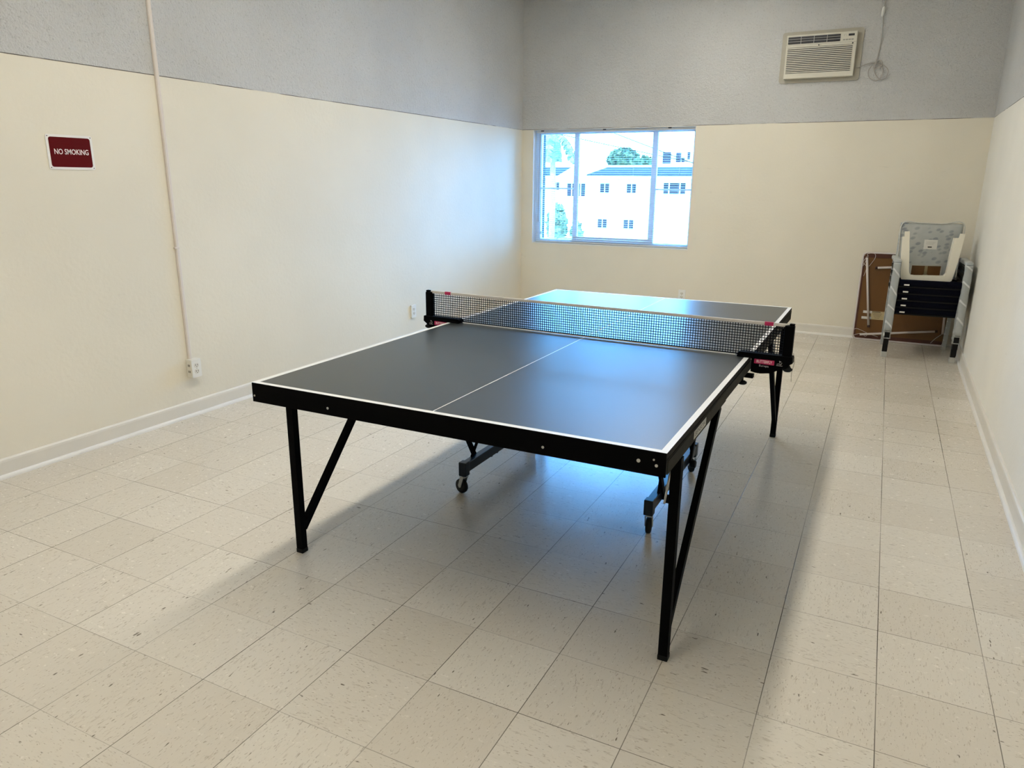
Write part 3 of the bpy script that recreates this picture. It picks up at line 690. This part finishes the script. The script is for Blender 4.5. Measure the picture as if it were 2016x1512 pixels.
ftleg((x0+.07, -.018, .052), (x0+.70, -.018, .140)); ftleg((x1-.045, -.014, .12), (x1-.065, -.014, .60))
def wire(pts, par=ft): m = MB(); m.tube(smooth_path(pts, 6), .0022, 6); m.build('wire_brace', MAT['leg_tube'], par)
wire([(x0+.016, -.005, .71), (x0+.05, -.014, .80), (x0+.04, -.014, .825), (x0+.10, -.014, .832), (x0+.112, -.010, .79), (x0+.07, -.008, .71)])
wire([(x0+.045, -.012, .81), (x0+.015, -.012, .745), (x0+.05, -.012, .70), (x0+.034, -.012, .615)])
wire([(x0+.016, -.010, .035), (x0+.008, -.012, .085), (x0+.04, -.012, .105), (x0+.13, -.012, .072)])
wire([(x0+.016, -.010, .040), (x0+.08, -.012, .062), (x0+.12, -.012, .038), (x0+.15, -.012, .060), (x0+.23, -.012, .042)])
wire([(x1-.13, -.010, .028), (x1-.10, -.010, .07), (x1-.05, -.010, .12)])
m = MB(); m.box(x0+.140, x0+.262, .0028, .0036, .205, .285); m.build('paper_label', MAT['kraft'], ft)
m = MB(); m.box(x0+.072, x0+.150, .0020, .0027, .262, .286); m.box(x0+.064, x0+.150, .0020, .0027, .205, .229); m.build('paper_strips', MAT['paper'], ft)
m = MB(); m.box(x0+.15, x0+.225, .0012, .0026, .275, .281)
for k in range(4): m.box(x0+.150+.01*k, x0+.238-.006*k, .0020, .0027, .262-.014*k, .2645-.014*k)
m.build('label_print', MAT['dark_slot'], ft)

# ------------------------------------------------------------------ stack of sling chairs
CR = math.radians(2.6)
def chair(k):
    """front edge of the frame at y=0, seat goes back along +y; x is centred"""
    e = empty('patio_chair', (0, 0, 0))
    wrap_from = .20 if k < 2 else (.050 if k == 2 else .004)
    for sx in (-1, 1):
        x = sx*.262
        m = MB(); m.bar((x, 0, .0), (x, .0, .575), .040, .022, up=(0, 1, 0)); m.bar((x, .004, .575), (x, .44, .592), .036, .024)
        m.build('side_frame', MAT['chair_black'], e)
        m = MB(); m.bar((x*.99, .45, .590), (x*.97, .560, .03), .034, .026, up=(0, 1, 0)); m.build('rear_leg', MAT['wrap'], e)
        m = MB(); path = [(x, -.001, wrap_from), (x, -.001, .30), (x, -.001, .560)] if k < 4 else [(x, -.001, wrap_from), (x, -.001, .30), (x, -.002, .555), (x, .004, .582), (x, .030, .598), (x, .20, .600), (x, .40, .600)]
        rings = []      # foam sleeve: rounded rectangular section swept along the leg and arm
        P_ = [Vector(p) for p in smooth_path(path, 5)]
        for i, p in enumerate(P_):
            t = (P_[min(i+1, len(P_)-1)] - P_[max(i-1, 0)]).normalized(); side = Vector((1, 0, 0)); nn = side.cross(t).normalized()
            jig = 1 + .05*math.sin(i*2.1 + k)
            rings.append([m.bm.verts.new(p + side*(a_*.029*jig) + nn*(b_*.0175)) for a_, b_ in ((-1,-.6),(-.75,-1),(.75,-1),(1,-.6),(1,.6),(.75,1),(-.75,1),(-1,.6))])
        for A_, B_ in zip(rings, rings[1:]):
            for q_ in range(8): f_ = m.bm.faces.new((A_[q_], A_[(q_+1)%8], B_[(q_+1)%8], B_[q_])); f_.smooth = True
        m.bm.faces.new(rings[0]); m.bm.faces.new(rings[-1][::-1])
        m.build('foam_wrap', MAT['wrap'], e)
        if k == 0:
            for y_, w_ in ((0, .024), (.562, .020)):
                m = MB(); m.box(x*(1 if y_ == 0 else .97)-w_, x*(1 if y_ == 0 else .97)+w_, y_-.015, y_+.015, 0, .048, bev=.004); m.build('foot_cap', MAT['film'], e)
    m = MB()   # sling seat with rolled front edge
    prof = [(.010, .392), (.002, .402), (.000, .420), (.004, .438), (.016, .446), (.10, .440), (.25, .425), (.40, .416), (.45, .422)]
    low = [(.016, .394), (.012, .405), (.012, .418), (.016, .424), (.024, .426), (.10, .420), (.25, .403), (.40, .396), (.452, .403)]
    n_ = len(prof)
    A_ = [[m.bm.verts.new((sx*.236, p[0]-.006, p[1])) for p in prof + low[::-1]] for sx in (-1, 1)]
    for i in range(2*n_): m.bm.faces.new((A_[0][i], A_[1][i], A_[1][(i+1) % (2*n_)], A_[0][(i+1) % (2*n_)]))
    m.bm.faces.new(A_[0]); m.bm.faces.new(A_[1][::-1]); st = m.build('seat', MAT['navy'], e)
    m = MB(); m.box(-.205, .205, .455, .468, .415, .80, rot=Euler((math.radians(-7), 0, 0)), piv=(0, .455, .415)); m.build('backrest', MAT['navy'], e)
    for y_, z_ in ((.019, .388), (.43, .37)):
        m = MB(); m.box(-.242, .242, y_-.010, y_+.010, z_-.008, z_+.008); m.build('stretcher', MAT['chair_black'], e)
    m = MB(); m.box(-.190, -.150, -.0085, -.0060, .399, .411); m.build('cloth_tag', MAT['tag_white'], e)
    return e
names = ['lowest of the five stacked navy patio chairs, its feet on the floor', 'second chair from the floor in the navy patio chair stack', 'middle chair of the five navy patio chairs in the stack',
         'second chair from the top in the navy patio chair stack', 'topmost navy patio chair of the stack, under the white plastic frame']
base = Vector((.541, 3.995, 0)); fwd_ = Vector((math.sin(CR), -math.cos(CR), 0))
proto_a = chair(0); proto_c = chair(1); proto_b = chair(2); proto_d = chair(4)
DY = .0165
for k in range(5):
    e = proto_a if k == 0 else (proto_c if k == 1 else (proto_b if k == 2 else (copy_tree(proto_b) if k == 3 else proto_d)))
    e.location = base + fwd_*(DY*k) + Vector((0, 0, .0605*k)); e.rotation_euler = (0, 0, CR)
    tag(e, names[k], 'chair', 'stacked navy patio chairs in the corner')

# padded leaf-pattern panel standing on the top seat
seat_z = .440 + .0605*4
pp = empty('padded_panel', (.512, 4.215, seat_z-.004), math.radians(13)); tag(pp, 'grey leaf-patterned padded panel with paper label standing upright on chair stack', 'panel')
W2, H2, D2 = .238, .468, .085
m = MB()
nxx, nzz = 20, 20
def bulge(u_, v_): return .012*(1-abs(2*u_-1)**4)*(1-abs(2*v_-1)**4)
grid = [[None]*(nzz+1) for _ in range(nxx+1)]
hx0, hx1, hz0, hz1 = .245, .745, 0.0, .24   # opening for the brown board at the foot (fractions)
for i in range(nxx+1):
    for j in range(nzz+1):
        u_, v_ = i/nxx, j/nzz; wv = 1.0 + .035*(1-v_)
        grid[i][j] = m.bm.verts.new(((2*u_-1)*W2*wv, -bulge(u_, v_), v_*H2 + (.003*math.sin(u_*17) if j == nzz else 0)))
for i in range(nxx):
    for j in range(nzz):
        uc, vc = (i+.5)/nxx, (j+.5)/nzz
        if hx0 < uc < hx1 and vc < hz1: continue
        f_ = m.bm.faces.new((grid[i][j], grid[i+1][j], grid[i+1][j+1], grid[i][j+1])); f_.smooth = True
# sides, top and back
loop = [grid[0][j] for j in range(nzz+1)] + [grid[i][nzz] for i in range(1, nxx+1)] + [grid[nxx][j] for j in range(nzz-1, -1, -1)]
back = [m.bm.verts.new((v.co.x*.97, D2 + .004*math.sin(q_*1.3), v.co.z*.992)) for q_, v in enumerate(loop)]
mid = [m.bm.verts.new((v.co.x*1.012, D2*.5, v.co.z*1.004)) for v in loop]
for R1, R2 in ((loop, mid), (mid, back)):
    for q_ in range(len(loop)-1): f_ = m.bm.faces.new((R1[q_], R1[q_+1], R2[q_+1], R2[q_])); f_.smooth = True
m.bm.faces.new(back)
m.build('cushioned_face', MAT['leaf'], pp)
m = MB(); ed = [(v[0], v[1]) for v in [(-W2*1.03, .01), (-W2*1.0, H2*.5), (-W2, H2-.004), (-W2*.4, H2+.002), (W2*.3, H2-.002), (W2, H2+.001), (W2*1.0, H2*.5), (W2*1.03, .01)]]
m.tube(smooth_path([(p[0], -.001, p[1]) for p in ed], 6), .0055, 6); m.build('quilted_piping', MAT['pad_edge'], pp)
m = MB(); m.prism([(-.120, .0), (.118, .0), (.118, .112), (-.120, .112)], .004, .020, 'Y'); bd = m.build('hardboard_insert', MAT['board'], pp)
m = MB(); m.box(-.122, -.117, -.010, .012, 0, .114); m.box(.115, .120, -.010, .012, 0, .114); m.box(-.122, .120, -.010, .012, .110, .115); m.build('insert_frame', MAT['pad_edge'], bd)
m = MB(); m.box(-.012, .012, -.002, .004, .028, .108, bev=.002); m.box(-.018, .018, -.006, .004, .020, .034); m.lathe([(.006, 0), (.006, .003)], (0, -.004, .088), 'Y', 10); m.lathe([(.005, 0), (.005, .003)], (0, -.004, .062), 'Y', 10); m.build('latch', MAT['brass'], bd)
m = MB(); m.box(-.050, .054, -.0145, -.0125, .252, .333); pl = m.build('paper_label', MAT['paper'], pp)
m = MB(); m.box(-.018, .014, -.0152, -.0144, .266, .276); m.build('label_print', MAT['dark_slot'], pl)
m = MB()
for k in range(3): m.box(-.036, .040-.008*k, -.0150, -.0144, .312-.009*k, .3135-.009*k)
m.build('label_text_lines', MAT['ac_line'], pl)

# U-shaped white plastic frame in front of it
pf = empty('plastic_frame', (.52, 4.02, seat_z-.002), math.radians(6)); tag(pf, 'white moulded U-shaped plastic frame standing on the topmost stacked chair', 'plastic frame')
def fp(x, z): return (x-.52, z-(seat_z-.002))
outer = [(.329, .681), (.318, .700), (.312, .76), (.296, .90), (.288, 1.040), (.305, 1.042), (.300, 1.085)]
inner = [(.338, 1.086), (.346, 1.00), (.356, .93), (.366, .84), (.376, .757), (.382, .737), (.396, .722), (.43, .719), (.62, .724), (.645, .727), (.657, .745), (.661, .80), (.664, .90), (.672, 1.0), (.676, 1.041)]
right = [(.706, 1.043), (.711, 1.079), (.748, 1.077), (.742, 1.02), (.736, .93), (.729, .86), (.715, .75), (.704, .688), (.690, .681)]
m = MB(); poly = [fp(*p) for p in outer + inner + right]
m.prism(poly, -.010, .004, 'Y')
ufr = m.build('front_flange', MAT['cream_plastic'], pf)
m = MB()   # inner lip running back from the opening
ip = [fp(*p) for p in inner]
A_ = [m.bm.verts.new((p[0], .004, p[1])) for p in ip]; B_ = [m.bm.verts.new((p[0]*1.0+(.004 if p[0] < 0 else -.004)*0, .055, p[1])) for p in ip]
C_ = [m.bm.verts.new((p[0]*1.03, .055, p[1]-.005)) for p in ip]; D_ = [m.bm.verts.new((p[0]*1.03, .004, p[1]-.005)) for p in ip]
n_ = len(ip)
for i in range(n_-1):
    for P1, P2 in ((A_, B_), (B_, C_), (C_, D_)): f_ = m.bm.faces.new((P1[i], P1[i+1], P2[i+1], P2[i]))
m.build('inner_lip', MAT['cream_plastic'], pf)

# ------------------------------------------------------------------ outside: everything stands at its own distance
def far(px_x, px_z, s): return (.16 + (px_x-.16)*s, 1.461 + (px_z-1.461)*s)     # offsets measured on a plane 29.1 m away, pushed back by s
S1 = 1.997; YF1 = -3.109 + 29.109*S1                                            # apartment facade
GZ = -3.3
m = MB(); m.box(-90, 60, YB+WT+.3, 140, GZ-.3, GZ); struct(m.build('floor_outside', MAT['asphalt']), 'pale paved ground outside far below the window').name = 'ground'
ab = empty('apartment_building', (far(-9.5, 0, S1)[0], YF1, GZ)); tag(ab, 'long white two-storey apartment building opposite the window', 'building')
bx, by, bz = ab.location
fx0, _ = far(-16, 0, S1); fx1, _ = far(-4, 0, S1); _, zr = far(0, 1.66, S1); _, zf = far(0, 2.09, S1)
m = MB(); m.box(fx0-bx, fx1-bx, 0, 10, 0, zr-bz); m.build('facade', MAT['facade'], ab)
m = MB(); _, za_ = far(0, 1.79, S1)
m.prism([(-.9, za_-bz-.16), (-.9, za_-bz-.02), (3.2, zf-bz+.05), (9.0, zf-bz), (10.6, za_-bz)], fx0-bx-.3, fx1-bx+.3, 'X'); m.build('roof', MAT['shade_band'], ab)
m = MB(); m.box(fx0-bx-.4, fx1-bx+.4, 3.0, 3.35, zf-bz-.02, zf-bz+.16); m.build('roof_ridge_edge', MAT['roof_white'], ab)
m = MB(); m.box(fx0-bx-.3, fx1-bx+.3, -1.0, -.85, za_-bz-.32, za_-bz-.14); m.build('gutter', MAT['roof_white'], ab)
gx, gz_ = far(-10.80, 2.09, S1); gx2, gz2 = far(-10.98, 1.62, S1)
m = MB(); m.bar((gx-bx, 2.9, gz_-bz+.03), (gx2-bx, -1.1, gz2-bz+.25), .30, .18); m.build('roof_parapet', MAT['roof_white'], ab)
gx, gz_ = far(-11.45, 2.09, S1); m = MB(); m.prism([(gx-bx-1.6, zr-bz), (gx-bx+.8, zr-bz), (gx-bx+.8, gz_-bz+.02), (gx-bx, gz_-bz+.02)], -1.05, 3.0, 'Y'); m.build('roof_gable', MAT['facade'], ab)
def fwin(xa, za, xb, zb, panes=2):
    a_, b_ = far(xa, za, S1), far(xb, zb, S1); x0_, x1_, z1_, z0_ = a_[0]-bx, b_[0]-bx, a_[1]-bz, b_[1]-bz
    m = MB(); g_ = .06
    m.box(x0_-g_, x1_+g_, -.05, .02, z0_-g_, z1_+g_); wf = m.build('window', MAT['win_frame'], ab)
    ed_ = [(0, .46), (.56, 1)] if panes == 2 else [(0, .22), (.28, .72), (.78, 1)]
    for u0, u1 in ed_:
        m = MB(); X0, X1 = x0_+(x1_-x0_)*u0, x0_+(x1_-x0_)*u1
        n__ = 1
        m.box(X0, X1, -.07, -.045, z0_, z1_); m.build('pane', MAT['win_dark'], wf)
fwin(-10.451, 1.44, -10.074, 1.068); fwin(-9.325, 1.43, -8.949, 1.073); fwin(-7.828, 1.472, -6.973, 1.06, 3); fwin(-11.897, 1.43, -11.106, .921, 3)
fwin(-10.501, .033, -10.116, -.331); fwin(-9.392, .035, -8.985, -.332); fwin(-12.539, 1.463, -12.269, 1.156)

S2 = 3.1; Y2 = -3.109 + 29.109*S2
hb = empty('distant_building', (far(-7.3, 0, S2)[0], Y2, GZ)); tag(hb, 'distant white building with dark windows rising beyond the long roof', 'building')
bx, by, bz = hb.location
x0_, zt = far(-8.25, 2.80, S2); x1_, _ = far(-6.2, 0, S2)
m = MB(); m.box(x0_-bx, x1_-bx, 0, 12, 0, zt-bz); m.build('facade', MAT['facade'], hb)
for xa, xb_, za, zb in ((-7.94, -7.62, 2.62, 2.20), (-7.42, -7.22, 2.60, 2.25), (-6.98, -6.88, 2.62, 2.35), (-7.20, -7.08, 2.42, 2.25)):
    a_, b_ = far(xa, za, S2), far(xb_, zb, S2); m = MB(); m.box(a_[0]-bx, b_[0]-bx, -.06, .02, b_[1]-bz, a_[1]-bz); m.build('window', MAT['win_dark'], hb)

def crown(m, c, r, n, leaf, seed, flat=1.0):
    rng = random.Random(seed)
    for _ in range(n):
        while True:
            p = Vector((rng.uniform(-1, 1), rng.uniform(-1, 1), rng.uniform(-1, 1)))
            if .35 < p.length < 1: break
        p = Vector((p.x*r[0], p.y*r[1], p.z*r[2]*flat)) + Vector(c)
        a_ = Vector((rng.uniform(-1, 1), rng.uniform(-1, 1), rng.uniform(-1, 1))).normalized(); b_ = a_.orthogonal().normalized(); l = leaf*rng.uniform(.6, 1.3)
        m.quad([p - a_*l, p + b_*l*.5, p + a_*l, p - b_*l*.5])
S3 = 2.6; Y3 = -3.109 + 29.109*S3
def tree(xc, zc, rx, rz, n, seed, label, leaf=.42, S3=S3):
    Y3 = -3.109 + 29.109*S3
    c_ = far(xc, zc, S3); e = empty('shade_tree', (c_[0], Y3, GZ)); tag(e, label, 'tree', 'trees beyond the long roof')
    m = MB(); crown(m, (0, 0, c_[1]-GZ), (rx*S3, rx*S3*.8, rz*S3), n, leaf, seed); m.build('crown', MAT['leafy'], e)
    m = MB(); m.tube([(0, 0, 0), (.1, 0, (c_[1]-GZ)*.6), (0, 0, c_[1]-GZ)], [.35, .25, .12], 10); m.build('trunk', MAT['bark'], e)
tree(-9.52, 2.30, .62, .48, 1500, 3, 'large rounded green tree rising behind the long roof')
tree(-8.62, 2.22, .30, .26, 420, 4, 'smaller pale green tree right of the large rounded one', .34, S3=2.86)

# palm crown hanging in from the left
pmx, pmz = far(-12.6, 3.35, 1.3); Yp = -3.109 + 29.109*1.3
pt = empty('palm_tree', (pmx, Yp, GZ)); tag(pt, 'palm with drooping fronds at the upper left of the window view', 'tree')
m = MB(); rng = random.Random(5)
for k in range(16):
    a_ = 2*PI*k/16 + rng.uniform(-.2, .2); L_ = rng.uniform(1.0, 1.5); prev = Vector((0, 0, pmz-GZ))
    d_ = Vector((math.cos(a_), math.sin(a_), .35))
    for s_ in range(9):
        nx_ = prev + d_*(L_/9); d_.z -= .34
        side = d_.cross(Vector((0, 0, 1))).normalized()
        for sg_ in (-1, 1): m.quad([prev, prev + side*sg_*.26 + Vector((0, 0, -.20)), prev + side*sg_*.24 + Vector((0, 0, -.26)) + d_*.05, nx_])
        prev = nx_
m.build('fronds', MAT['palm'], pt)
m = MB(); m.tube([(0, 0, 0), (.05, 0, (pmz-GZ)*.5), (0, 0, pmz-GZ)], [.19, .16, .14], 12); m.build('trunk', MAT['bark'], pt)

# neighbouring wing seen along the left edge of the glass
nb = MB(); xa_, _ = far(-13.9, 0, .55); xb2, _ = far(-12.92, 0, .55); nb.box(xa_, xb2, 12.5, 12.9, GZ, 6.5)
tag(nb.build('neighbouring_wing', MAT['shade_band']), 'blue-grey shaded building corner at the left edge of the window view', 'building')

# overhead cables
def cable(xa, za, xb, zb, sag, label):
    a_, b_ = Vector((xa, 26, za)), Vector((xb, 26, zb))
    def at(t): p = a_.lerp(b_, t); p.z -= sag*4*t*(1-t); return p
    m = MB(); m.tube([at(t/18) for t in range(19)], .017, 6); o = m.build('overhead_cable', MAT['wire']); tag(o, label, 'cable', 'overhead cables outside')
cable(-17.0, 5.98, -4.5, 1.42, .05, 'upper overhead cable slanting down to the right across the sky')
cable(-17.0, 4.43, -4.5, 1.81, .08, 'fainter lower overhead cable crossing the sky')
for x_, z_, lab in ((-17.0, 6.3, 'wooden utility pole out of sight left of the window view, holding the cables'), (-4.5, 2.1, 'wooden utility pole out of sight right of the window view, holding the cables')):
    e = empty('utility_pole', (x_, 26.12, GZ)); tag(e, lab, 'pole', 'utility poles')
    m = MB(); m.tube([(0, 0, 0), (0, 0, z_-GZ)], [.16, .11], 12); m.build('post', MAT['bark'], e)
    m = MB(); m.box(-.06, .06, -.13, -.10, z_-GZ-2.0, z_-GZ-.1); m.build('cable_bracket', MAT['wire'], e)
# bushes and parked car below on the left
for i, (xc, zc, r_, lab) in enumerate(((-12.35, .35, .42, 'tall pale green bush by the left end of the building'), (-11.45, -.35, .26, 'low bush in front of the building, right of the tall one'))):
    c_ = far(xc, zc, 1.7); e = empty('garden_bush', (c_[0], -3.109+29.109*1.7, GZ)); tag(e, lab, 'bush', 'bushes in front of the building')
    m = MB(); h_ = (c_[1]-GZ); crown(m, (0, 0, h_*.62), (r_*1.7, r_*1.7, h_*.55), 420, .26, 20+i); m.build('foliage', MAT['palm'], e)
    m = MB(); m.tube([(0, 0, 0), (0, 0, h_*.6)], .06, 8); m.build('stem', MAT['bark'], e)
c_ = far(-11.35, 0, 1.5); cr = empty('parked_car', (c_[0], -3.109+29.109*1.5, GZ)); tag(cr, 'blue-grey parked car below the window at the foot of the building', 'car')
m = MB(); m.prism([(-2.1, .35), (-2.1, .85), (-1.5, .95), (-1.0, 1.42), (.7, 1.45), (1.3, .98), (2.05, .85), (2.1, .35)], -.85, .85, 'Y'); m.build('body', MAT['car'], cr)
m = MB(); m.prism([(-1.35, .98), (-.93, 1.36), (.63, 1.38), (1.12, .98)], -.86, .86, 'Y'); m.build('side_glass', MAT['win_dark'], cr)
for x in (-1.35, 1.35):
    for y in (-.86, .70): m = MB(); m.lathe([(.34, 0), (.34, .17)], (x, y, .34), 'Y', 20); m.build('wheel', MAT['rubber'], cr)
